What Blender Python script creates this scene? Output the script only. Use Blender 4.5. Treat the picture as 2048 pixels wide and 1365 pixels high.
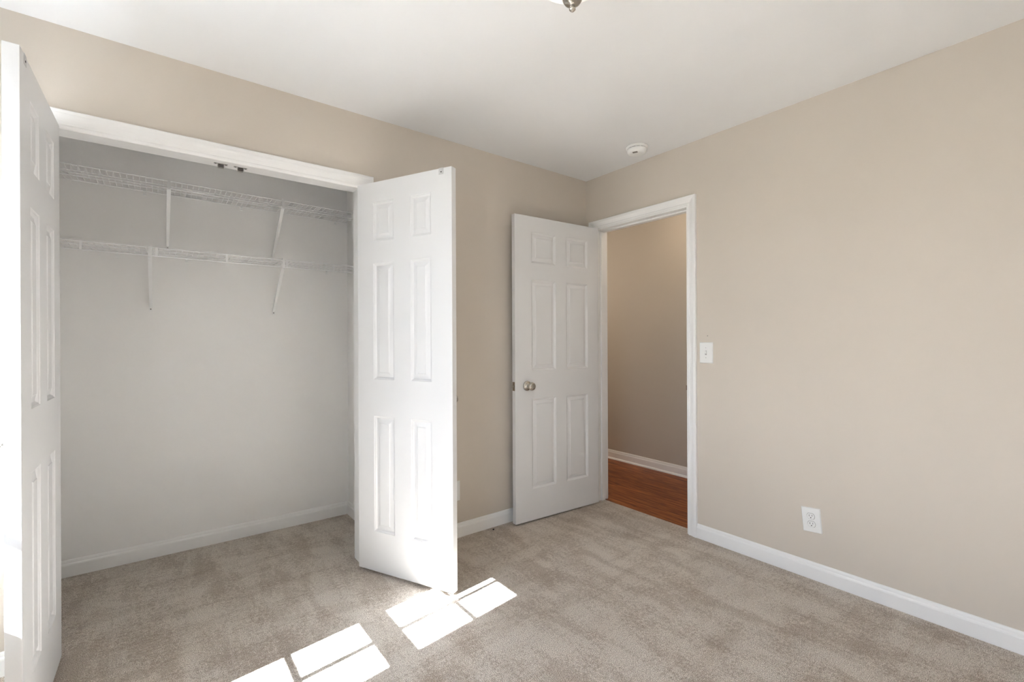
import bpy, bmesh, math, random
from mathutils import Vector, Matrix
R = math.radians
scene = bpy.context.scene
for o in list(bpy.data.objects):
    bpy.data.objects.remove(o)
COL = scene.collection

# ------------------------------------------------------------------ camera
cam_data = bpy.data.cameras.new('camera')
cam = bpy.data.objects.new('camera', cam_data)
COL.objects.link(cam)
cam_data.sensor_width = 36.0
cam_data.lens = 926.7 / 2048 * 36.0
cam_data.clip_start = 0.02
_yaw, _pitch, _roll = 0.9134005, -0.00049, -0.0043367
_F = Vector((math.cos(_yaw) * math.cos(_pitch), math.sin(_yaw) * math.cos(_pitch), math.sin(_pitch)))
_R = _F.cross(Vector((0, 0, 1))).normalized()
_U = _R.cross(_F)
_R2 = math.cos(_roll) * _R + math.sin(_roll) * _U
_U2 = -math.sin(_roll) * _R + math.cos(_roll) * _U
_m = Matrix((_R2, _U2, -_F)).transposed().to_4x4()
_m.translation = Vector((-2.6405, -2.4778, 1.2135))
cam.matrix_world = _m
scene.camera = cam

# ------------------------------------------------------------------ colour management
vs = scene.view_settings
vs.view_transform = 'Standard'
vs.look = 'None'
vs.gamma = 1.0
vs.use_curve_mapping = False
vs.exposure = 2.14

# ------------------------------------------------------------------ daylight
SKY_STRENGTH = 2.5
SUN_STRENGTH = 24.5
SUN_DIR = Vector((0.992, 0.127, -0.920)).normalized()
world = bpy.data.worlds.new('daylight')
scene.world = world
world.use_nodes = True
wn = world.node_tree.nodes
wl = world.node_tree.links
wn.clear()
w_out = wn.new('ShaderNodeOutputWorld')
w_bg = wn.new('ShaderNodeBackground')
w_tc = wn.new('ShaderNodeTexCoord')
w_sep = wn.new('ShaderNodeSeparateXYZ')
w_ramp = wn.new('ShaderNodeValToRGB')
w_mr = wn.new('ShaderNodeMapRange')
w_mr.inputs['From Min'].default_value = -1
w_mr.inputs['From Max'].default_value = 1
wl.new(w_tc.outputs['Generated'], w_sep.inputs[0])
wl.new(w_sep.outputs['Z'], w_mr.inputs['Value'])
wl.new(w_mr.outputs[0], w_ramp.inputs[0])
wl.new(w_ramp.outputs[0], w_bg.inputs['Color'])
wl.new(w_bg.outputs[0], w_out.inputs[0])
_e = w_ramp.color_ramp.elements
_e[0].position = 0.0
_e[0].color = (0.56, 0.58, 0.58, 1)
_e[1].position = 1.0
_e[1].color = (0.55, 0.74, 1.05, 1)
_x = w_ramp.color_ramp.elements.new(0.49)
_x.color = (0.46, 0.48, 0.48, 1)
_x = w_ramp.color_ramp.elements.new(0.52)
_x.color = (0.84, 0.94, 1.10, 1)
w_bg.inputs['Strength'].default_value = SKY_STRENGTH

sun_data = bpy.data.lights.new('sun', 'SUN')
sun_data.energy = SUN_STRENGTH
sun_data.angle = R(0.35)
sun_data.color = (0.865, 0.94, 1.035)
sun = bpy.data.objects.new('sun', sun_data)
sun.rotation_euler = SUN_DIR.to_track_quat('-Z', 'Y').to_euler()
sun.location = (-8, -2, 7)
COL.objects.link(sun)


def portal(name, loc, rot, sx, sy):
    d = bpy.data.lights.new(name, 'AREA')
    d.shape = 'RECTANGLE'
    d.size, d.size_y = sx, sy
    d.cycles.is_portal = True
    o = bpy.data.objects.new(name, d)
    o.location, o.rotation_euler = loc, rot
    COL.objects.link(o)


# an area light with is_portal only guides sky sampling through the window opening
portal('window_portal', (-3.425, -0.675, 1.38), (0, R(-90), 0), 1.36, 0.75)
portal('window_fill_portal', (-3.425, -2.375, 1.38), (0, R(-90), 0), 1.36, 0.75)  # serves the added fill window out of view

# ------------------------------------------------------------------ room dimensions (metres)
H = 2.44
XL, YF = -3.30, -3.10           # left wall face, wall behind the camera
WT = 0.115                      # wall thickness
CX0, CX1, CH = -2.965, -1.75, 2.05     # closet opening
DY0, DY1, DH = -0.857, -0.100, 2.05    # bedroom doorway


# ------------------------------------------------------------------ materials
def new_mat(name):
    m = bpy.data.materials.new(name)
    m.use_nodes = True
    nt = m.node_tree
    return m, nt, nt.nodes['Principled BSDF']


def coords(nt, scale=(1, 1, 1), rot=(0, 0, 0)):
    tc = nt.nodes.new('ShaderNodeTexCoord')
    mp = nt.nodes.new('ShaderNodeMapping')
    mp.inputs['Scale'].default_value = scale
    mp.inputs['Rotation'].default_value = rot
    nt.links.new(tc.outputs['Object'], mp.inputs[0])
    return mp.outputs[0]


def noise(nt, vec, scale, detail=2, rough=0.5, dist=0.0):
    n = nt.nodes.new('ShaderNodeTexNoise')
    n.inputs['Scale'].default_value = scale
    n.inputs['Detail'].default_value = detail
    n.inputs['Roughness'].default_value = rough
    n.inputs['Distortion'].default_value = dist
    nt.links.new(vec, n.inputs['Vector'])
    return n.outputs['Fac']


def ramp(nt, fac, stops):
    r = nt.nodes.new('ShaderNodeValToRGB')
    e = r.color_ramp.elements
    while len(e) < len(stops):
        e.new(0.5)
    for i, (p, c) in enumerate(stops):
        e[i].position = p
        e[i].color = (*c, 1)
    nt.links.new(fac, r.inputs[0])
    return r.outputs[0]


def mix(nt, a, b, fac=1.0, mode='MULTIPLY'):
    n = nt.nodes.new('ShaderNodeMix')
    n.data_type = 'RGBA'
    n.blend_type = mode
    for sock, v in ((n.inputs[0], fac), (n.inputs[6], a), (n.inputs[7], b)):
        if hasattr(v, 'is_linked'):
            nt.links.new(v, sock)
        elif isinstance(v, (int, float)):
            sock.default_value = v
        else:
            sock.default_value = (*v, 1)
    return n.outputs[2]


def bump(nt, bsdf, height, strength, dist):
    b = nt.nodes.new('ShaderNodeBump')
    b.inputs['Strength'].default_value = strength
    b.inputs['Distance'].default_value = dist
    nt.links.new(height, b.inputs['Height'])
    nt.links.new(b.outputs[0], bsdf.inputs['Normal'])


def paint(name, col, rough=0.6, peel=0.0006, scale=220, var=0.02, spec=0.3, stretch=(1, 1, 1), bstr=0.35):
    m, nt, b = new_mat(name)
    v = coords(nt)
    big = noise(nt, v, 1.7, 3)
    c0 = tuple(c * (1 - var) for c in col)
    c1 = tuple(min(1, c * (1 + var)) for c in col)
    nt.links.new(ramp(nt, big, [(0.3, c0), (0.7, c1)]), b.inputs['Base Color'])
    b.inputs['Roughness'].default_value = rough
    b.inputs['Specular IOR Level'].default_value = spec
    vv = coords(nt, stretch)
    bump(nt, b, noise(nt, vv, scale, 3), bstr, peel)
    return m


M_WALL = paint('beige_wall_paint', (0.665, 0.60, 0.522), rough=0.7)
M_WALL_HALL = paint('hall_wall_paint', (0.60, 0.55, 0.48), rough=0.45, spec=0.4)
M_CLOSET = paint('closet_wall_paint', (0.92, 0.91, 0.89), rough=0.8)
M_CEIL = paint('ceiling_paint', (0.86, 0.86, 0.86), rough=0.85)
M_TRIM = paint('white_trim_paint', (0.92, 0.915, 0.90), rough=0.35, spec=0.45, var=0.01)
M_BRUSH = paint('brushed_trim_paint', (0.91, 0.905, 0.89), rough=0.4, spec=0.45, var=0.01,
                stretch=(0.03, 1, 1), scale=120, peel=0.003, bstr=0.9)
M_DOOR = paint('white_door_paint', (0.785, 0.782, 0.778), rough=0.38, spec=0.45, var=0.01,
               stretch=(1, 1, 0.12), scale=240, peel=0.0005, bstr=0.3)
M_PLASTIC = paint('white_plastic', (0.87, 0.87, 0.85), rough=0.3, spec=0.5, var=0.0, peel=0.0001)
M_WIRE = paint('white_vinyl_wire', (0.88, 0.88, 0.87), rough=0.35, spec=0.5, var=0.0, peel=0.0001)


def simple(name, col, rough=0.4, metal=0.0, n=0.06, scale=60):
    m, nt, b = new_mat(name)
    f = noise(nt, coords(nt), scale, 2)
    nt.links.new(ramp(nt, f, [(0.35, tuple(c * (1 - n) for c in col)), (0.65, tuple(min(1, c * (1 + n)) for c in col))]),
                 b.inputs['Base Color'])
    b.inputs['Roughness'].default_value = rough
    b.inputs['Metallic'].default_value = metal
    return m


M_NICKEL = simple('brushed_nickel', (0.50, 0.47, 0.42), 0.27, 1.0)
M_STEEL = simple('zinc_steel', (0.55, 0.54, 0.52), 0.35, 1.0)
M_ZINC = simple('pale_zinc', (0.60, 0.60, 0.59), 0.5, 0.4)
M_DARK = simple('dark_slot', (0.05, 0.045, 0.04), 0.6)
M_BRONZE = simple('aged_brass', (0.26, 0.21, 0.15), 0.4, 1.0)
M_BALLS = simple('roller_black', (0.07, 0.06, 0.055), 0.4)
M_CRUMB = simple('dark_crumb', (0.03, 0.025, 0.02), 0.8)
M_SLOT = simple('grey_slot', (0.45, 0.44, 0.42), 0.5)
M_GREY = simple('grey_vent', (0.22, 0.20, 0.18), 0.6)

# frosted lamp glass: lamp all but off, faint glow set into the glass itself
m, nt, b = new_mat('frosted_lamp_glass')
b.inputs['Base Color'].default_value = (0.9, 0.88, 0.84, 1)
b.inputs['Roughness'].default_value = 0.35
b.inputs['Emission Color'].default_value = (1.0, 0.93, 0.82, 1)
b.inputs['Emission Strength'].default_value = 0.12
M_LAMPGLASS = m

# window glass: clear, lets daylight through
m, nt, b = new_mat('window_glass')
nt.nodes.clear()
_o = nt.nodes.new('ShaderNodeOutputMaterial')
_t = nt.nodes.new('ShaderNodeBsdfTransparent')
_g = nt.nodes.new('ShaderNodeBsdfGlossy')
_g.inputs['Roughness'].default_value = 0.02
_fr = nt.nodes.new('ShaderNodeFresnel')
_fr.inputs['IOR'].default_value = 1.2
_mx = nt.nodes.new('ShaderNodeMixShader')
nt.links.new(_fr.outputs[0], _mx.inputs[0])
nt.links.new(_t.outputs[0], _mx.inputs[1])
nt.links.new(_g.outputs[0], _mx.inputs[2])
nt.links.new(_mx.outputs[0], _o.inputs[0])
M_GLASS = m

# carpet
m, nt, b = new_mat('taupe_cut_pile_carpet')
v = coords(nt)
grain = noise(nt, v, 330, 2, 0.6)
fleck = noise(nt, v, 70, 4, 0.75)
tuft = nt.nodes.new('ShaderNodeTexVoronoi')
tuft.inputs['Scale'].default_value = 210
nt.links.new(v, tuft.inputs['Vector'])


def add_scaled(a, b_, k):
    n = nt.nodes.new('ShaderNodeMath')
    n.operation = 'MULTIPLY_ADD'
    nt.links.new(b_, n.inputs[0])
    n.inputs[1].default_value = k
    nt.links.new(a, n.inputs[2])
    return n.outputs[0]


# pile brushed by the vacuum: streaks along y in the room, along x across it, with ragged edges
sweep = add_scaled(noise(nt, coords(nt, (3.4, 1.0, 1), (0, 0, R(-8))), 2.2, 8, 0.68, 0.3), fleck, 0.60)
sweep2 = add_scaled(noise(nt, coords(nt, (0.9, 3.0, 1), (0, 0, R(12))), 2.6, 8, 0.68, 0.3), fleck, 0.60)
base = ramp(nt, grain, [(0.36, (0.35, 0.285, 0.225)), (0.50, (0.68, 0.605, 0.52)), (0.63, (0.96, 0.89, 0.80))])
s1 = ramp(nt, sweep, [(0.70, (0.80, 0.765, 0.73)), (0.85, (1.04, 1.04, 1.04))])
s2 = ramp(nt, sweep2, [(0.66, (0.85, 0.82, 0.79)), (0.84, (1.04, 1.04, 1.04))])
c1 = mix(nt, base, s1, 1.0)
c2 = mix(nt, c1, s2, 1.0)
nt.links.new(c2, b.inputs['Base Color'])
b.inputs['Roughness'].default_value = 1.0
b.inputs['Specular IOR Level'].default_value = 0.05
b.inputs['Sheen Weight'].default_value = 0.15
addn = nt.nodes.new('ShaderNodeMath')
addn.operation = 'SUBTRACT'
nt.links.new(grain, addn.inputs[0])
nt.links.new(tuft.outputs['Distance'], addn.inputs[1])
bump(nt, b, addn.outputs[0], 0.8, 0.005)
M_CARPET = m

# hall hardwood, planks running along y
m, nt, b = new_mat('reddish_hardwood')
v = coords(nt, (9, 0.8, 1))
g1 = noise(nt, v, 5, 6, 0.65, 0.6)
g2 = noise(nt, coords(nt, (60, 2.2, 1)), 4, 4, 0.6)
br = nt.nodes.new('ShaderNodeTexBrick')
br.inputs['Scale'].default_value = 1.0
br.inputs['Color1'].default_value = (1, 1, 1, 1)
br.inputs['Color2'].default_value = (0.72, 0.68, 0.66, 1)
br.inputs['Mortar'].default_value = (0.42, 0.36, 0.34, 1)
br.inputs['Mortar Size'].default_value = 0.0012
br.inputs['Brick Width'].default_value = 0.9
br.inputs['Row Height'].default_value = 0.12
nt.links.new(coords(nt, (1, 1, 1), (0, 0, R(90))), br.inputs['Vector'])
wc = ramp(nt, g1, [(0.32, (0.10, 0.022, 0.006)), (0.5, (0.30, 0.085, 0.020)), (0.68, (0.52, 0.19, 0.055))])
wc2 = mix(nt, wc, ramp(nt, g2, [(0.3, (0.75, 0.72, 0.7)), (0.65, (1.1, 1.1, 1.1))]), 1.0)
nt.links.new(mix(nt, wc2, br.outputs['Color'], 0.8), b.inputs['Base Color'])
b.inputs['Roughness'].default_value = 0.42
b.inputs['Specular IOR Level'].default_value = 0.3
bump(nt, b, g2, 0.15, 0.0006)
M_WOOD = m


# ------------------------------------------------------------------ mesh helpers
def box(bm, x0, x1, y0, y1, z0, z1):
    vs = [bm.verts.new(p) for p in ((x0, y0, z0), (x1, y0, z0), (x1, y1, z0), (x0, y1, z0),
                                    (x0, y0, z1), (x1, y0, z1), (x1, y1, z1), (x0, y1, z1))]
    for f in ((0, 3, 2, 1), (4, 5, 6, 7), (0, 1, 5, 4), (1, 2, 6, 5), (2, 3, 7, 6), (3, 0, 4, 7)):
        bm.faces.new([vs[i] for i in f])
    return vs


def tube(bm, p0, p1, r, n=8):
    p0, p1 = Vector(p0), Vector(p1)
    d = (p1 - p0).normalized()
    a = d.cross(Vector((0, 0, 1)))
    if a.length < 1e-3:
        a = d.cross(Vector((1, 0, 0)))
    a.normalize()
    c = d.cross(a)
    rings = []
    for p in (p0, p1):
        rings.append([bm.verts.new(p + r * (math.cos(2 * math.pi * k / n) * a + math.sin(2 * math.pi * k / n) * c)) for k in range(n)])
    for k in range(n):
        bm.faces.new((rings[0][k], rings[0][(k + 1) % n], rings[1][(k + 1) % n], rings[1][k]))
    bm.faces.new(rings[0][::-1])
    bm.faces.new(rings[1])


def lathe(bm, prof, n=48, axis='Z', cap=True):
    """prof: list of (r, h) spun about the axis through the origin."""
    rings = []
    for r, h in prof:
        ring = []
        for k in range(n if r > 1e-6 else 1):
            a = 2 * math.pi * k / n
            x, y = r * math.cos(a), r * math.sin(a)
            p = (x, y, h) if axis == 'Z' else ((h, x, y) if axis == 'X' else (x, h, y))
            ring.append(bm.verts.new(p))
        rings.append(ring)
    for A, B in zip(rings, rings[1:]):
        if len(A) == 1 and len(B) == 1:
            continue
        for k in range(n):
            if len(A) == 1:
                bm.faces.new((A[0], B[(k + 1) % n], B[k]))
            elif len(B) == 1:
                bm.faces.new((A[k], A[(k + 1) % n], B[0]))
            else:
                bm.faces.new((A[k], A[(k + 1) % n], B[(k + 1) % n], B[k]))


def obj(name, bm, mat, parent=None, loc=None, rot=None, smooth=False, bevel=0.0, seg=2):
    bmesh.ops.recalc_face_normals(bm, faces=bm.faces)
    me = bpy.data.meshes.new(name)
    bm.to_mesh(me)
    bm.free()
    me.materials.append(mat)
    if smooth:
        for p in me.polygons:
            p.use_smooth = True
    o = bpy.data.objects.new(name, me)
    COL.objects.link(o)
    if loc is not None:
        o.location = loc
    if rot is not None:
        o.rotation_euler = rot
    if parent is not None:
        o.parent = parent
    if bevel:
        md = o.modifiers.new('bevel', 'BEVEL')
        md.width = bevel
        md.segments = seg
        md.limit_method = 'ANGLE'
        md.angle_limit = R(40)
        md.harden_normals = True
        for p in me.polygons:
            p.use_smooth = True
    return o


def tag(o, label, cat, kind=None, group=None):
    o['label'] = label
    o['category'] = cat
    if kind:
        o['kind'] = kind
    if group:
        o['group'] = group
    return o


def root(name, label, cat, loc=(0, 0, 0), rot=(0, 0, 0), kind=None, group=None):
    o = bpy.data.objects.new(name, None)
    o.empty_display_size = 0.05
    COL.objects.link(o)
    o.location = loc
    o.rotation_euler = rot
    return tag(o, label, cat, kind, group)


def boxes(name, mat, lst, parent=None, bevel=0.0, **k):
    bm = bmesh.new()
    for b_ in lst:
        box(bm, *b_)
    return obj(name, bm, mat, parent, bevel=bevel, **k)


# ------------------------------------------------------------------ room shell
tag(boxes('floor', M_CARPET, [(XL - 0.12, 0.072, YF - 0.12, 0.99, -0.12, 0.0)]),
    'taupe cut-pile carpet floor running from the bedroom into the closet', 'floor', 'structure')
tag(boxes('floor_hall', M_WOOD, [(0.072, 1.25, -2.6, 2.4, -0.12, -0.010)]),
    'reddish brown hardwood floor beyond the open doorway', 'floor', 'structure')
tag(boxes('ceiling', M_CEIL, [(XL - 0.12, 1.25, YF - 0.12, 2.4, H, H + 0.1)]),
    'smooth white ceiling', 'ceiling', 'structure')
tag(boxes('wall_back', M_WALL, [(XL - 0.12, CX0, 0, WT, 0, H), (CX1, 0, 0, WT, 0, H), (CX0, CX1, 0, WT, CH, H)]),
    'beige wall with the wide closet opening', 'wall', 'structure')
tag(boxes('wall_right', M_WALL, [(0, WT, YF - 0.12, DY0, 0, H), (0, WT, DY1, 2.4, 0, H), (0, WT, DY0, DY1, DH, H)]),
    'plain beige wall with the doorway, light switch and outlet', 'wall', 'structure')
WY0, WY1, WZ0, WZ1 = -1.05, -0.30, 0.70, 2.06       # window_1 opening in the left wall
VY0, VY1 = -2.75, -2.00                             # window_fill opening, unseen and added to brighten the room
tag(boxes('wall_left', M_WALL, [(XL - 0.12, XL, YF - 0.12, VY0, 0, H), (XL - 0.12, XL, VY1, WY0, 0, H), (XL - 0.12, XL, WY1, 0, 0, H),
                                (XL - 0.12, XL, WY0, WY1, 0, WZ0), (XL - 0.12, XL, WY0, WY1, WZ1, H),
                                (XL - 0.12, XL, VY0, VY1, 0, WZ0), (XL - 0.12, XL, VY0, VY1, WZ1, H)]),
    'beige wall with the sunny window beside the open closet door and an added fill window', 'wall', 'structure')
tag(boxes('wall_front', M_WALL, [(XL, 0, YF - 0.12, YF, 0, H)]),
    'beige wall opposite the closet', 'wall', 'structure')

CLO_ANG = -0.006


def cy(x):          # closet back baseboard face line
    return 0.820 + CLO_ANG * (x + 2.29)


bm = bmesh.new()
vv = box(bm, -3.25, -1.46, 0.8, 0.95, 0, H)
for q in vv:
    q.co.y = (cy(q.co.x) + 0.012) if q.co.y < 0.9 else 0.99
tag(obj('wall_closet_back', bm, M_CLOSET), 'pale grey-white rear wall inside the closet', 'wall', 'structure')
tag(boxes('wall_closet_right', M_CLOSET, [(-1.558, -1.46, WT, 0.99, 0, H)]),
    'pale side wall of the closet behind the open right closet door', 'wall', 'structure')
tag(boxes('wall_closet_left', M_CLOSET, [(-3.25, -3.15, WT, 0.99, 0, H)]),
    'pale side wall of the closet hidden by the open left closet door', 'wall', 'structure')
boxes_closet = boxes('wall_closet_front', M_CLOSET, [(-3.15, CX0, WT, WT + 0.004, 0, H), (CX1, -1.558, WT, WT + 0.004, 0, H),
                                                     (CX0, CX1, WT, WT + 0.004, CH, H)])
tag(boxes_closet, 'pale inner face of the closet front wall around the opening', 'wall', 'structure')
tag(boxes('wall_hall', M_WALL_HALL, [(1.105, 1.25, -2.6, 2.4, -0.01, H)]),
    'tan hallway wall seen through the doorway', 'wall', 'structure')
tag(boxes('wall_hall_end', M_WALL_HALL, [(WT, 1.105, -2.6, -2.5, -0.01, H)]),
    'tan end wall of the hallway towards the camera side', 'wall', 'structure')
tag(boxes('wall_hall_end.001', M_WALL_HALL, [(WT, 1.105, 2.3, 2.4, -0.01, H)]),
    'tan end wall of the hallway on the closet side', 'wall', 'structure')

# ------------------------------------------------------------------ trims
BASE = [(0, 0), (0.014, 0), (0.014, 0.060), (0.0125, 0.0655), (0.0085, 0.070), (0.0075, 0.078), (0.005, 0.084), (0, 0.086)]
SHOE = [(0, 0), (0.026, 0), (0.0255, 0.006), (0.022, 0.013), (0.014, 0.018), (0.013, 0.066), (0.0085, 0.074), (0.0075, 0.082), (0.005, 0.09), (0, 0.092)]


def sweep_profile(bm, prof, p0, p1, side, m0=0, m1=0, z=0.0):
    """extrude (out, up) profile from p0 to p1; side = unit normal into the room; m0/m1 = mitre factor per end."""
    p0, p1, side = Vector((*p0, z)), Vector((*p1, z)), Vector((*side, 0))
    d = (p1 - p0).normalized()
    A = [bm.verts.new(p0 + side * o + Vector((0, 0, u)) + d * (o * m0)) for o, u in prof]
    B = [bm.verts.new(p1 + side * o + Vector((0, 0, u)) - d * (o * m1)) for o, u in prof]
    n = len(prof)
    for k in range(n):
        bm.faces.new((A[k], A[(k + 1) % n], B[(k + 1) % n], B[k]))
    bm.faces.new(A)
    bm.faces.new(B[::-1])


def baseboard(name, label, runs, prof=BASE, z=0.0):
    bm = bmesh.new()
    for r_ in runs:
        sweep_profile(bm, prof, *r_, z=z)
    return tag(obj(name, bm, M_TRIM, smooth=False), label, 'baseboard', 'structure')


baseboard('baseboard_back', 'white baseboard on the beige wall between the closet and the bedroom door',
          [((-1.692, 0), (0, 0), (0, -1), 0, 1), ((XL, 0), (-3.023, 0), (0, -1), 1, 0)])
baseboard('baseboard_right', 'long white baseboard along the plain beige wall under the outlet',
          [((0, YF), (0, -0.9145), (-1, 0), 1, 0)])
baseboard('baseboard_left', 'white baseboard below the sunny window', [((XL, 0), (XL, YF), (1, 0), 1, 1)])
baseboard('baseboard_front', 'white baseboard on the wall opposite the closet', [((XL, YF), (0, YF), (0, 1), 1, 1)])
_s = Vector((CLO_ANG, -1)).normalized()
baseboard('baseboard_closet_back', 'white baseboard along the rear wall inside the closet',
          [((-3.15, cy(-3.15) + 0.012), (-1.558, cy(-1.558) + 0.012), (_s.x, _s.y), 1, 1)])
baseboard('baseboard_closet_right', 'short white baseboard on the closet side wall beside the right closet door',
          [((-1.558, cy(-1.558) + 0.012), (-1.558, WT + 0.004), (-1, 0), 1, 0)])
baseboard('baseboard_hall', 'white baseboard with shoe moulding along the hallway wall',
          [((1.105, -2.5), (1.105, 2.3), (-1, 0), 0, 0)], prof=SHOE, z=-0.010)

# casing cross-section: (distance across from the opening edge, thickness off the wall)
CASE = [(0, 0), (0, 0.009), (0.004, 0.0115), (0.012, 0.0115), (0.016, 0.0095), (0.030, 0.0125), (0.044, 0.017), (0.060, 0.018), (0.063, 0.016), (0.063, 0)]


def casing(bm, a0, a1, top, place, left_extra=0.0, reveal=0.004, bottom=0.0, drop=0.0):
    """U shaped mitred casing round an opening from a0 to a1 (along the wall); place(along, out, z) -> world point."""
    k = 0.057 / 0.063
    prof = [(a * k, t) for a, t in CASE]
    rings = []
    sl = (0.057 + left_extra) / 0.057
    for w, t in prof:
        w1 = w
        hz = top + reveal - drop + w1 * (0.057 + drop) / 0.057
        rings.append([place(a0 + reveal * -1 - w1 * sl, t, bottom), place(a0 - reveal - w1 * sl, t, hz),
                      place(a1 + reveal + w1, t, hz), place(a1 + reveal + w1, t, bottom)])
    V = [[bm.verts.new(p) for p in r_] for r_ in rings]
    n = len(V)
    for i in range(n):
        A, B = V[i], V[(i + 1) % n]
        for j in range(3):
            bm.faces.new((A[j], A[j + 1], B[j + 1], B[j]))
    bm.faces.new([V[i][0] for i in range(n)])
    bm.faces.new([V[i][3] for i in range(n)][::-1])


# closet casing, jamb and stop
bm = bmesh.new()
casing(bm, CX0, CX1, CH, lambda a, o, z: (a, -o, z), drop=0.017)
t1 = tag(obj('trim_1', bm, M_BRUSH, bevel=0.0), 'white casing framing the closet opening, brush marks on its head', 'door casing', 'structure')
bm = bmesh.new()
box(bm, CX0 - 0.012, CX0 + 0.006, -0.004, WT + 0.006, 0, CH)
box(bm, CX1 - 0.006, CX1 + 0.012, -0.004, WT + 0.006, 0, CH)
box(bm, CX0 - 0.012, CX1 + 0.012, -0.004, WT + 0.006, CH - 0.001, CH + 0.014)
obj('jamb', bm, M_TRIM, t1, bevel=0.001)
bm = bmesh.new()
casing(bm, CX0, CX1, CH, lambda a, o, z: (a, WT + 0.004 + o, z))
obj('inner_casing', bm, M_TRIM, t1)

# bedroom doorway casing
bm = bmesh.new()
casing(bm, DY0, DY1, DH, lambda a, o, z: (-o, a, z), 0.0)
t2 = tag(obj('trim_2', bm, M_TRIM), 'white casing framing the open bedroom doorway', 'door casing', 'structure')
bm = bmesh.new()
box(bm, -0.004, WT + 0.004, DY0 - 0.012, DY0 + 0.006, 0, DH)
box(bm, -0.004, WT + 0.004, DY1 - 0.006, DY1 + 0.012, 0, DH)
box(bm, -0.004, WT + 0.004, DY0 - 0.012, DY1 + 0.012, DH - 0.006, DH + 0.012)
obj('jamb', bm, M_TRIM, t2, bevel=0.001)
bm = bmesh.new()
box(bm, 0.040, 0.075, DY0 + 0.006, DY0 + 0.017, 0, DH - 0.006)
box(bm, 0.040, 0.075, DY1 - 0.017, DY1 - 0.006, 0, DH - 0.006)
box(bm, 0.040, 0.075, DY0 + 0.006, DY1 - 0.006, DH - 0.017, DH - 0.006)
obj('door_stop', bm, M_TRIM, t2, bevel=0.001)
bm = bmesh.new()
casing(bm, DY0, DY1, DH, lambda a, o, z: (WT + o, a, z), 0.0, bottom=-0.01)
obj('hall_casing', bm, M_TRIM, t2)
boxes('strike_plate', M_BRONZE, [(0.000, 0.032, DY0 + 0.0055, DY0 + 0.008, 0.885, 0.945), (-0.006, 0.002, DY0 + 0.0055, DY0 + 0.010, 0.90, 0.93)],
      t2, bevel=0.0008)['label'] = 'small dark metal strike plate'


# ------------------------------------------------------------------ six panel doors
def door_leaf(w, h, th, px, pz):
    """leaf mesh: x 0..w, y 0..th, z 0..h; raised panels on both faces; px / pz are panel spans."""
    bm = bmesh.new()
    xs = sorted({0, w, *[a for p in px for a in p]})
    zs = sorted({0, h, *[a for p in pz for a in p]})
    rings = [(0.0, 0.0), (0.0015, -0.0022), (0.006, -0.0042), (0.0105, -0.0095), (0.0125, -0.0110), (0.0155, -0.0108), (0.036, -0.0042), (0.0375, -0.0024)]
    for face, sgn in ((0.0, -1), (th, 1)):
        g = {(x, z): bm.verts.new((x, face, z)) for x in xs for z in zs}
        for i in range(len(xs) - 1):
            for j in range(len(zs) - 1):
                x0, x1, z0, z1 = xs[i], xs[i + 1], zs[j], zs[j + 1]
                prev = [g[(x0, z0)], g[(x1, z0)], g[(x1, z1)], g[(x0, z1)]]
                if any(a == x0 and b_ == x1 for a, b_ in px) and any(a == z0 and b_ == z1 for a, b_ in pz):
                    for inset, dep in rings[1:]:
                        y = face + sgn * dep
                        cur = [bm.verts.new(p) for p in ((x0 + inset, y, z0 + inset), (x1 - inset, y, z0 + inset),
                                                         (x1 - inset, y, z1 - inset), (x0 + inset, y, z1 - inset))]
                        for k in range(4):
                            bm.faces.new((prev[k], prev[(k + 1) % 4], cur[(k + 1) % 4], cur[k]))
                        prev = cur
                bm.faces.new(prev)
        if face == 0.0:
            g0 = g
        else:
            g1 = g
    for i in range(len(xs) - 1):
        for z in (0, h):
            bm.faces.new((g0[(xs[i], z)], g0[(xs[i + 1], z)], g1[(xs[i + 1], z)], g1[(xs[i], z)]))
    for j in range(len(zs) - 1):
        for x in (0, w):
            bm.faces.new((g0[(x, zs[j])], g0[(x, zs[j + 1])], g1[(x, zs[j + 1])], g1[(x, zs[j])]))
    return bm


PZ = [(0.209, 0.812), (1.003, 1.609), (1.723, 1.928)]     # from the leaf's own bottom (leaf stands 12 mm off the floor)
GAP = 0.012
LEAF_H = 2.033


def knob_mesh(side):
    """rosette and ball knob projecting along -y (side=-1) or +y (side=+1)."""
    bm = bmesh.new()
    prof = [(0, 0), (0.033, 0), (0.033, 0.003), (0.031, 0.007), (0.024, 0.011), (0.014, 0.014), (0.0115, 0.020), (0.0115, 0.030),
            (0.015, 0.036), (0.022, 0.041), (0.0265, 0.048), (0.0275, 0.055), (0.025, 0.062), (0.018, 0.067), (0.008, 0.0695), (0, 0.070)]
    lathe(bm, [(r_, side * h_) for r_, h_ in prof], 40, 'Y')
    return bm


def small_knob_mesh(side):
    bm = bmesh.new()
    prof = [(0, 0), (0.012, 0), (0.011, 0.003), (0.0065, 0.006), (0.006, 0.013), (0.010, 0.017), (0.0155, 0.021), (0.0165, 0.025), (0.014, 0.029), (0.007, 0.031), (0, 0.0315)]
    lathe(bm, [(r_ * 1.25, side * h_ * 1.25) for r_, h_ in prof], 32, 'Y')
    return bm


def hinge(parent, x, y, z, dy=0.0):
    bm = bmesh.new()
    tube(bm, (x, y, z - 0.038), (x, y, z + 0.038), 0.0055, 12)
    tube(bm, (x, y, z + 0.038), (x, y, z + 0.044), 0.0035, 10)
    tube(bm, (x, y, z - 0.044), (x, y, z - 0.038), 0.0035, 10)
    o = obj('hinge', bm, M_NICKEL, parent, smooth=False)
    o['label'] = 'nickel hinge barrel'
    return o


def rz(o, a):
    o.rotation_euler = (0, 0, a)


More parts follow.
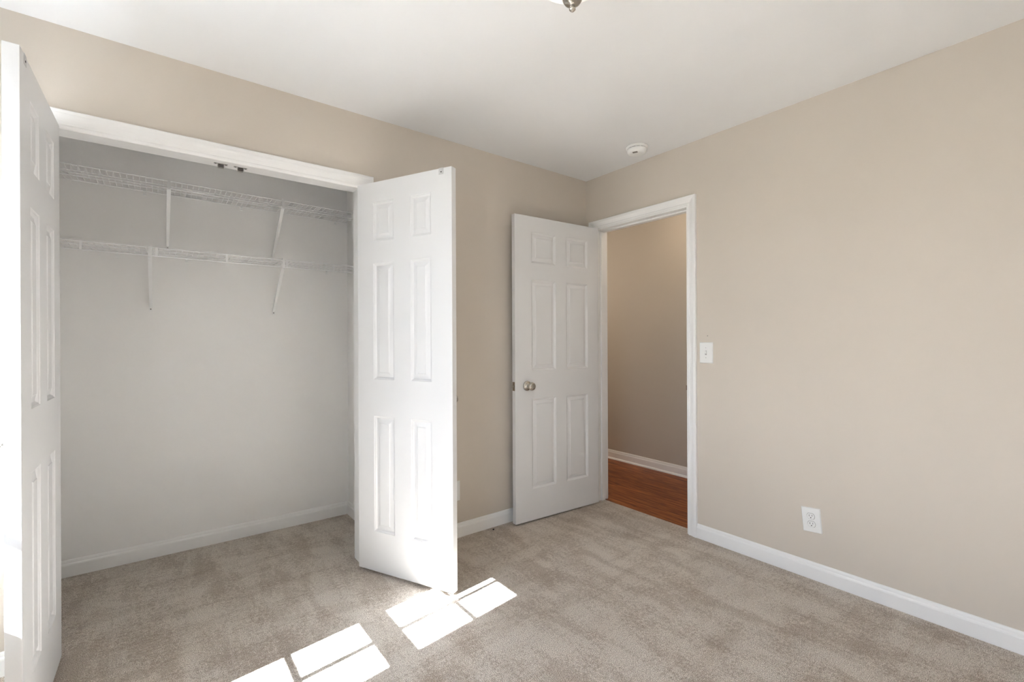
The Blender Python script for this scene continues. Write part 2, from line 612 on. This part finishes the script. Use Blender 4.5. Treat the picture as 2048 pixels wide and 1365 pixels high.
# door_1: bedroom door. local x runs from the hinge to the free edge; local y=th is the face turned to the closet wall
W1 = 0.752
A1 = Vector((-0.783, -0.1003))
B1 = Vector((-0.029, -0.1450))
dirv = (A1 - B1).normalized()
ang1 = math.atan2(dirv.y, dirv.x)
# visible face is the line B1-A1 facing -y (local +y when x axis points to -x): leaf mesh lies on local y -th..0
d1 = root('door_1', 'white six-panel bedroom door standing open in the corner, round nickel knob', 'door', (B1.x, B1.y, GAP), (0, 0, ang1), 'structure')
TH = 0.035
PX1 = [(0.108, 0.313), (0.412, 0.622)]
PX1 = [(W1 - 0.346, W1 - 0.135), ]
PX1 = sorted([(0.108, 0.312), (0.408, 0.616)])
leaf = obj('door_leaf', door_leaf(W1, LEAF_H, TH, PX1, PZ), M_DOOR, d1, loc=(0, -TH, 0), bevel=0.0012, seg=2)
kz = 0.914 - GAP
kx = W1 - 0.095
o = obj('door_knob', knob_mesh(1), M_NICKEL, d1, loc=(kx, 0, kz), smooth=True)
o['label'] = 'brushed nickel round knob'
o = obj('door_knob', knob_mesh(-1), M_NICKEL, d1, loc=(kx, -TH, kz), smooth=True)
o['label'] = 'brushed nickel round knob on the wall side'
bm = bmesh.new()
box(bm, W1 - 0.0005, W1 + 0.0015, -TH / 2 - 0.0125, -TH / 2 + 0.0125, kz - 0.029, kz + 0.029)
lp = obj('latch_plate', bm, M_BRONZE, d1, bevel=0.0006)
lp['label'] = 'dark bronze latch plate in the door edge'
bm = bmesh.new()
vv = box(bm, W1 + 0.001, W1 + 0.011, -TH / 2 - 0.006, -TH / 2 + 0.006, kz - 0.008, kz + 0.008)
for q in vv:
    if q.co.x > W1 + 0.01 and q.co.y > -TH / 2:
        q.co.x -= 0.006
obj('latch_bolt', bm, M_NICKEL, lp)
for z in (0.20, 1.02, 1.83):
    hinge(d1, -0.006, -TH - 0.002, z)


def closet_door(name, label, loc, ang, mirror):
    """visible (closet side) face is local y=0 turned to +y (mirror False) or -y (mirror True)."""
    w = 0.604
    r_ = root(name, label, 'door', loc, (0, 0, ang), 'structure')
    s = 1 if mirror else -1
    px = [(0.110, 0.243), (0.356, 0.482)]
    px = [(0.110, 0.247), (0.355, 0.482)]
    obj('door_leaf', door_leaf(w, LEAF_H, TH, px, PZ), M_DOOR, r_, loc=(0, 0 if mirror else -TH, 0), bevel=0.0012)
    k = obj('door_knob', small_knob_mesh(s), M_NICKEL, r_, loc=(w - 0.033, s * TH, 0.918), smooth=True)
    k['label'] = 'small round nickel pull on the outer face'
    # strike for the roller catch: an angled plate over the top corner
    bm = bmesh.new()
    box(bm, w - 0.074, w - 0.046, -s * 0.0012 if s > 0 else 0, 0 if s > 0 else 0.0012, LEAF_H - 0.030, LEAF_H + 0.001)
    box(bm, w - 0.074, w - 0.046, min(-s * 0.0012, s * 0.024), max(-s * 0.0012, s * 0.024), LEAF_H, LEAF_H + 0.0015)
    sp = obj('strike_plate', bm, M_ZINC, r_, bevel=0.0004)
    sp['label'] = 'small zinc catch strike on the top corner'
    bm = bmesh.new()
    lathe(bm, [(0, -s * 0.0026), (0.0028, -s * 0.0024), (0.0036, -s * 0.0010), (0, -s * 0.0010)], 16, 'Y')
    obj('screw', bm, M_DARK, sp, loc=(w - 0.060, 0, LEAF_H - 0.018))
    for z in (0.19, 1.0, 1.84):
        hinge(r_, -0.004, s * (TH + 0.003), z)
    return r_


# door_2: right closet door; hinge corner of the visible face and direction to the free edge
P0 = Vector((-1.7800, -0.0185))
P1 = Vector((-1.5220, -0.5620))
d = (P1 - P0).normalized()
closet_door('door_2', 'white six-panel closet door swung out on the corner side, sunlit at its lower edge',
            (P0.x, P0.y, GAP), math.atan2(d.y, d.x), True)
# door_3: left closet door
P0 = Vector((-2.9260, -0.0160))
P1 = Vector((-2.9345, -0.6210))
d = (P1 - P0).normalized()
closet_door('door_3', 'white six-panel closet door swung out nearest the camera, its narrow edge in full sun',
            (P0.x, P0.y, GAP), math.atan2(d.y, d.x), False)

# ------------------------------------------------------------------ roller catches under the closet head
def catch(x, label):
    r_ = root('roller_catch', label, 'catch', (x, 0.072, CH - 0.001), group='roller catches under the closet head')
    bm = bmesh.new()
    box(bm, -0.0275, 0.0275, -0.008, 0.008, -0.002, 0.0)
    obj('mounting_plate', bm, M_STEEL, r_, bevel=0.0006)
    bm = bmesh.new()
    box(bm, -0.013, -0.011, -0.008, 0.008, -0.018, -0.002)
    box(bm, 0.011, 0.013, -0.008, 0.008, -0.018, -0.002)
    box(bm, -0.013, 0.013, 0.006, 0.008, -0.020, -0.002)
    obj('housing', bm, M_STEEL, r_, bevel=0.0004)
    for zz in (-0.006, -0.0135):
        bm = bmesh.new()
        tube(bm, (-0.011, -0.004, zz), (0.011, -0.004, zz), 0.0028, 12)
        obj('roller', bm, M_BALLS, r_)
    for xx in (-0.021, 0.021):
        bm = bmesh.new()
        lathe(bm, [(0, -0.0035), (0.003, -0.0032), (0.004, -0.002), (0, -0.002)], 14)
        obj('screw', bm, M_DARK, r_, loc=(xx, 0, 0))


catch(-2.391, 'metal roller catch under the closet head, the one nearer the left closet door')
catch(-2.311, 'metal roller catch under the closet head, the one nearer the right closet door')

# ------------------------------------------------------------------ wire shelves in the closet
SL = -3.14
SR = -1.562


def wire_shelf(z, depth, lip, label, brackets, clips, supports, drop, tilt):
    """local frame: x along the closet wall, y toward the wall (0 = wall face)."""
    th = math.atan(CLO_ANG)
    x0 = -2.35
    r_ = root('wire_shelf', label, 'shelf', (x0, cy(x0) + 0.012, z), (0, tilt, th), group='wire shelves in the closet')
    a, b_ = SL - x0, SR - x0
    bm = bmesh.new()
    for yy in (-0.018, -depth * 0.36, -depth * 0.68, -depth):
        tube(bm, (a + 0.01, yy, 0 if yy > -depth + 0.001 else 0), (b_ - 0.004, yy, 0), 0.0028 if yy > -depth + 0.001 else 0.0038, 8)
    tube(bm, (a + 0.01, -depth - 0.002, -lip), (b_ - 0.004, -depth - 0.002, -lip), 0.0038, 8)
    n = int((b_ - a) / 0.0254)
    for k in range(n):
        x = a + 0.012 + k * 0.0254
        tube(bm, (x, -0.016, 0.003), (x, -depth, 0.003), 0.0011, 5)
        if not supports:
            tube(bm, (x, -depth - 0.002, 0.003), (x, -depth - 0.002, -lip), 0.0013, 5)
    obj('wire_deck', bm, M_WIRE, r_)
    for x in supports:
        bm = bmesh.new()
        box(bm, x - x0 - 0.005, x - x0 + 0.005, -depth - 0.0062, -depth - 0.0022, -lip, 0.002)
        obj('lip_support', bm, M_WIRE, r_, bevel=0.0005)
    for bx in brackets:
        x = bx - x0
        top = Vector((x, -depth + 0.004, -lip + 0.004))
        bot = Vector((x, -0.006, -drop))
        bm = bmesh.new()
        # folded V-section brace
        dd = (bot - top).normalized()
        up = Vector((1, 0, 0)).cross(dd)
        w0, w1 = 0.009, 0.006
        pts = []
        for p, w in ((top, w0), (bot, w1)):
            pts.append([bm.verts.new(p + Vector((sx * w, 0, 0)) + up * uy) for sx, uy in ((-1, 0.0), (-1, 0.012), (-0.8, 0.012), (-0.8, 0.002), (0.8, 0.002), (0.8, 0.012), (1, 0.012), (1, 0.0))])
        for k in range(8):
            bm.faces.new((pts[0][k], pts[0][(k + 1) % 8], pts[1][(k + 1) % 8], pts[1][k]))
        bm.faces.new(pts[0])
        bm.faces.new(pts[1][::-1])
        # foot flattened on the wall, hook over the front rods
        box(bm, x - 0.008, x + 0.008, -0.004, 0.0, -drop - 0.022, -drop + 0.012)
        box(bm, x - 0.007, x + 0.007, -depth - 0.008, -depth - 0.005, -lip - 0.006, 0.008)
        box(bm, x - 0.007, x + 0.007, -depth - 0.008, -depth + 0.010, 0.005, 0.008)
        box(bm, x - 0.007, x + 0.007, -depth - 0.006, -depth + 0.012, -lip - 0.008, -lip - 0.003)
        br_ = obj('support_bracket', bm, M_WIRE, r_)
        bm = bmesh.new()
        lathe(bm, [(0, -0.0062), (0.0025, -0.006), (0.0035, -0.004), (0, -0.004)], 14, 'Y')
        obj('screw', bm, M_GREY, br_, loc=(x, 0, -drop - 0.010))
    for cx_ in clips:
        x = cx_ - x0
        bm = bmesh.new()
        box(bm, x - 0.007, x + 0.007, -0.004, 0.0, -0.022, 0.010)
        tube(bm, (x, -0.022, 0), (x, 0.0, 0), 0.006, 10)
        obj('wall_clip', bm, M_WIRE, r_)


wire_shelf(2.054, 0.305, 0.038, 'white wire shelf nearest the closet ceiling, with two diagonal braces', (-2.575, -2.030),
           (-2.68, -2.21, -1.64), (), 0.292, 0.010)
wire_shelf(1.700, 0.305, 0.042, 'white wire shelf lower in the closet, with short upright lip supports', (-2.655, -2.030),
           (-2.80, -2.49, -1.70), (-2.915, -2.628, -2.318, -2.012, -1.742), 0.290, 0.002)

# ------------------------------------------------------------------ light switch, outlets
def plate(bm, w, h, th):
    """plate in local x (wide), z (tall), thickness along -y."""
    vs_ = box(bm, -w / 2, w / 2, -th, 0, -h / 2, h / 2)
    for q in vs_:
        if q.co.y < -th / 2:
            q.co.x *= (w - 0.007) / w
            q.co.z *= (h - 0.007) / h


def screw(parent, x, y, z):
    bm = bmesh.new()
    lathe(bm, [(0, y - 0.0012), (0.0022, y - 0.001), (0.0028, y + 0.0005), (0, y + 0.0005)], 14, 'Y')
    o_ = obj('screw', bm, M_PLASTIC, parent, loc=(x, 0, z))
    return o_


def light_switch(loc, rot):
    r_ = root('light_switch', 'white toggle light switch on the beige wall beside the doorway', 'light switch', loc, rot)
    bm = bmesh.new()
    plate(bm, 0.086, 0.128, 0.007)
    obj('wall_plate', bm, M_PLASTIC, r_, bevel=0.0015)
    bm = bmesh.new()
    box(bm, -0.0055, 0.0055, -0.0075, -0.0065, -0.013, 0.013)
    obj('toggle_slot', bm, M_SLOT, r_)
    bm = bmesh.new()
    vs_ = box(bm, -0.0042, 0.0042, -0.017, -0.006, -0.006, 0.010)
    for q in vs_:
        if q.co.y < -0.01:
            q.co.z = q.co.z * 0.6 + 0.006
    obj('toggle', bm, M_PLASTIC, r_, bevel=0.001)
    for z in (-0.030, 0.030):
        o_ = screw(r_, 0, -0.0072, z)
        o_.data.materials[0] = M_STEEL
        o_['label'] = 'grey screw head'


def outlet(loc, rot, label):
    r_ = root('electrical_outlet', label, 'outlet', loc, rot, group='white duplex outlets')
    bm = bmesh.new()
    plate(bm, 0.088, 0.124, 0.007)
    obj('wall_plate', bm, M_PLASTIC, r_, bevel=0.0015)
    for s in (1, -1):
        bm = bmesh.new()
        n = 32
        prof = []
        for k in range(n):
            a = 2 * math.pi * k / n
            x = 0.0172 * math.cos(a)
            z = max(-0.0142, min(0.0142, 0.0172 * math.sin(a)))
            prof.append((x, z))
        A = [bm.verts.new((x, -0.0095, z)) for x, z in prof]
        B = [bm.verts.new((x, -0.006, z)) for x, z in prof]
        for k in range(n):
            bm.faces.new((A[k], A[(k + 1) % n], B[(k + 1) % n], B[k]))
        bm.faces.new(A)
        rec = obj('receptacle', bm, M_PLASTIC, r_, loc=(0, 0, s * 0.0195), bevel=0.0006)
        bm = bmesh.new()
        box(bm, -0.0075, -0.0055, -0.0098, -0.009, -0.001, 0.008)
        box(bm, 0.0055, 0.0075, -0.0098, -0.009, 0.000, 0.0075)
        lathe(bm, [(0, -0.0098), (0.0026, -0.0098), (0.0026, -0.009), (0, -0.009)], 14, 'Y')
        for q in bm.verts[-30:] if False else []:
            pass
        o_ = obj('slots', bm, M_DARK, rec)
        for v_ in o_.data.vertices[16:]:
            v_.co.z -= 0.007
        # outline groove round the receptacle
        bm = bmesh.new()
        A = [bm.verts.new((x * 1.07, -0.0072, z * 1.07)) for x, z in prof]
        B = [bm.verts.new((x * 1.0, -0.0072, z * 1.0)) for x, z in prof]
        for k in range(n):
            bm.faces.new((A[k], A[(k + 1) % n], B[(k + 1) % n], B[k]))
        obj('groove', bm, M_GREY, rec)
    screw(r_, 0, -0.0072, 0)


RW = (0, 0, R(-90))
RW_TILT = (0, R(-5), R(-90))   # this plate sits crooked on the wall       # local -y faces -x (off the right wall)
light_switch((0, -0.9795, 1.136), RW)
outlet((0, -1.543, 0.297), RW_TILT, 'white duplex electrical outlet low on the plain beige wall')
outlet((-1.186, 0, 0.286), (0, 0, 0), 'white duplex electrical outlet almost hidden behind the edge of the open closet door')

# nail mark above the switch
bm = bmesh.new()
lathe(bm, [(0, -0.006), (0.002, -0.0058), (0.0028, -0.004), (0.0012, -0.0035), (0.001, 0.001), (0, 0.001)], 14, 'Y')
tag(obj('nail', bm, M_GREY, loc=(0, -0.989, 1.238), rot=RW, smooth=True), 'tiny nail head in the beige wall just above the light switch', 'nail')

# crumb on the carpet
random.seed(4)
bm = bmesh.new()
bmesh.ops.create_icosphere(bm, subdivisions=2, radius=0.006)
for q in bm.verts:
    q.co *= 0.7 + 0.5 * random.random()
    q.co.z = q.co.z * 0.9
tag(obj('debris_crumb', bm, M_CRUMB, loc=(-0.925, -0.052, 0.004), smooth=True), 'small dark crumb on the carpet beside the baseboard by the bedroom door', 'debris')

# ------------------------------------------------------------------ smoke detector
sd = root('smoke_detector', 'round white smoke detector on the ceiling near the doorway', 'smoke detector', (-0.215, -0.640, H))
bm = bmesh.new()
lathe(bm, [(0, 0), (0.066, 0), (0.068, -0.004), (0.067, -0.012), (0.060, -0.015), (0, -0.015)], 64)
obj('mounting_base', bm, M_PLASTIC, sd, smooth=True)
bm = bmesh.new()
lathe(bm, [(0.0565, -0.014), (0.0565, -0.0185)], 64)
o = obj('vent_slot', bm, M_DARK, sd)
bm = bmesh.new()
lathe(bm, [(0, -0.018), (0.0600, -0.018), (0.0608, -0.021), (0.059, -0.034), (0.053, -0.043), (0.044, -0.047), (0.034, -0.048), (0, -0.048)], 64)
obj('cover', bm, M_PLASTIC, sd, smooth=True)
bm = bmesh.new()
for k in range(14):
    a = 2 * math.pi * k / 14 + 0.1
    vs_ = box(bm, 0.0560, 0.0600, -0.0025, 0.0025, -0.0185, -0.014)
    for q in vs_:
        x, y = q.co.x, q.co.y
        q.co.x, q.co.y = x * math.cos(a) - y * math.sin(a), x * math.sin(a) + y * math.cos(a)
obj('vent_ribs', bm, M_PLASTIC, sd)
to_cam = math.atan2(-2.4778 + 0.640, -2.6405 + 0.215) + R(-14)
bm = bmesh.new()
box(bm, 0.030, 0.047, -0.017, 0.013, -0.0478, -0.045)
vs_ = bm.verts[:]
for q in vs_:
    x, y = q.co.x, q.co.y
    z = q.co.z
    if x > 0.04 and z < -0.046:
        q.co.z = -0.0462
    q.co.x, q.co.y = x * math.cos(to_cam) - y * math.sin(to_cam), x * math.sin(to_cam) + y * math.cos(to_cam)
    q.co.z -= 0.001
obj('sounder_grille', bm, M_GREY, sd)['label'] = 'dark sounder grille'

# ------------------------------------------------------------------ ceiling light
cl = root('ceiling_light', 'ceiling light with white glass bowl and brushed nickel finial', 'ceiling light', (-1.694, -1.540, H))
bm = bmesh.new()
lathe(bm, [(0, 0), (0.150, 0), (0.158, -0.006), (0.158, -0.020), (0.150, -0.030), (0.135, -0.034), (0.0, -0.034)], 64)
obj('canopy', bm, M_NICKEL, cl, smooth=True)
bm = bmesh.new()
lathe(bm, [(0.150, -0.030), (0.163, -0.045), (0.167, -0.075), (0.160, -0.115), (0.140, -0.155), (0.108, -0.190), (0.072, -0.213), (0.035, -0.227), (0.0, -0.230)], 72)
obj('glass_bowl', bm, M_LAMPGLASS, cl, smooth=True)
bm = bmesh.new()
lathe(bm, [(0.0, -0.224), (0.034, -0.225), (0.036, -0.229), (0.0340, -0.232), (0.0300, -0.2335), (0.0305, -0.237), (0.0305, -0.246), (0.0280, -0.256), (0.0225, -0.264), (0.0150, -0.268),
           (0.0085, -0.2695), (0.0065, -0.271), (0.0062, -0.276), (0.0072, -0.279), (0.0094, -0.2805), (0.0096, -0.2825), (0.0085, -0.2845), (0.0045, -0.288), (0.0, -0.2915)], 48)
obj('finial', bm, M_NICKEL, cl, smooth=True)['label'] = 'brushed nickel cap with pointed tip'


def bulb(name, loc, power, col, rad=0.05):
    d_ = bpy.data.lights.new(name, 'POINT')
    d_.energy = power
    d_.color = col
    d_.shadow_soft_size = rad
    o_ = bpy.data.objects.new(name, d_)
    o_.location = loc
    COL.objects.link(o_)


bulb('hall_bulb', (0.55, -0.42, 2.34), 1.3, (1.0, 0.82, 0.62))
bulb('hall_fill', (0.60, 1.90, 1.95), 3.8, (1.0, 0.90, 0.78), 0.12)  # added fill standing in for light from the next room, no real bulb


# ------------------------------------------------------------------ windows
def window(name, label, place, a0, a1, z0, z1, cols, head_trim):
    """place(a, o, z): a along the wall, o outwards from the room face (negative = into the room)."""
    def bx(bm, aa0, aa1, o0, o1, zz0, zz1):
        p, q = place(aa0, o0, zz0), place(aa1, o1, zz1)
        box(bm, min(p[0], q[0]), max(p[0], q[0]), min(p[1], q[1]), max(p[1], q[1]), min(p[2], q[2]), max(p[2], q[2]))
    r_ = root(name, label, 'window', (0, 0, 0), kind='structure')
    bm = bmesh.new()
    fr = 0.012
    bx(bm, a0, a0 + fr, 0.0, 0.12, z0, z1)
    bx(bm, a1 - fr, a1, 0.0, 0.12, z0, z1)
    bx(bm, a0, a1, 0.0, 0.12, z1 - fr, z1)
    bx(bm, a0, a1, 0.0, 0.12, z0, z0 + fr)
    obj('window_frame', bm, M_TRIM, r_)
    bm = bmesh.new()
    casing(bm, a0, a1, z1, lambda a, o, z: place(a, -o, z), bottom=z0)
    obj('window_casing', bm, M_TRIM, r_)
    bm = bmesh.new()
    bx(bm, a0 - 0.08, a1 + 0.08, -0.030, 0.0, z0 - 0.02, z0)
    bx(bm, a0 - 0.06, a1 + 0.06, -0.014, 0.0, z0 - 0.075, z0 - 0.02)
    obj('window_sill', bm, M_TRIM, r_)
    if head_trim:
        bm = bmesh.new()
        bx(bm, a0 - 0.03, a1 + 0.03, 0.12, 0.16, head_trim, z1 + 0.06)
        obj('outer_head_trim', bm, M_TRIM, r_)
    st = 0.028
    zm = z0 + 0.685
    for (s0, s1, o_) in ((z0 + fr, zm + 0.0425, 0.055), (zm - 0.0425, z1 - fr, 0.080)):
        bm = bmesh.new()
        rail = 0.038 if s0 < z0 + 0.1 else 0.085
        b_h = 0.036 if s0 < z0 + 0.1 else 0.085
        t_h = 0.085 if s0 < z0 + 0.1 else 0.036
        bx(bm, a0 + fr, a0 + fr + st, o_, o_ + 0.022, s0, s1)
        bx(bm, a1 - fr - st, a1 - fr, o_, o_ + 0.022, s0, s1)
        bx(bm, a0 + fr, a1 - fr, o_, o_ + 0.022, s0, s0 + b_h)
        bx(bm, a0 + fr, a1 - fr, o_, o_ + 0.022, s1 - t_h, s1)
        g0, g1, h0, h1 = a0 + fr + st, a1 - fr - st, s0 + b_h, s1 - t_h
        for k in range(1, cols):
            a = g0 + (g1 - g0) * (0.0, 0.25, 0.53, 0.765)[k]
            bx(bm, a - 0.012, a + 0.012, o_ + 0.004, o_ + 0.018, h0, h1)
        bx(bm, g0, g1, o_ + 0.004, o_ + 0.018, (h0 + h1) / 2 - 0.009, (h0 + h1) / 2 + 0.009)
        sash = obj('window_sash', bm, M_TRIM, r_)
        bm = bmesh.new()
        bx(bm, g0 - 0.004, g1 + 0.004, o_ + 0.0095, o_ + 0.0125, h0 - 0.004, h1 + 0.004)
        obj('glass', bm, M_GLASS, sash)


window('window_1', 'white double-hung window with muntins beside the open closet door', lambda a, o, z: (XL - o, a, z), WY0, WY1, WZ0, WZ1, 4, 2.018)
window('window_fill', 'white double-hung window with muntins, unseen and added to brighten the room', lambda a, o, z: (XL - o, a, z), VY0, VY1, WZ0, WZ1, 4, 2.018)  # added out of view for extra sun and sky light
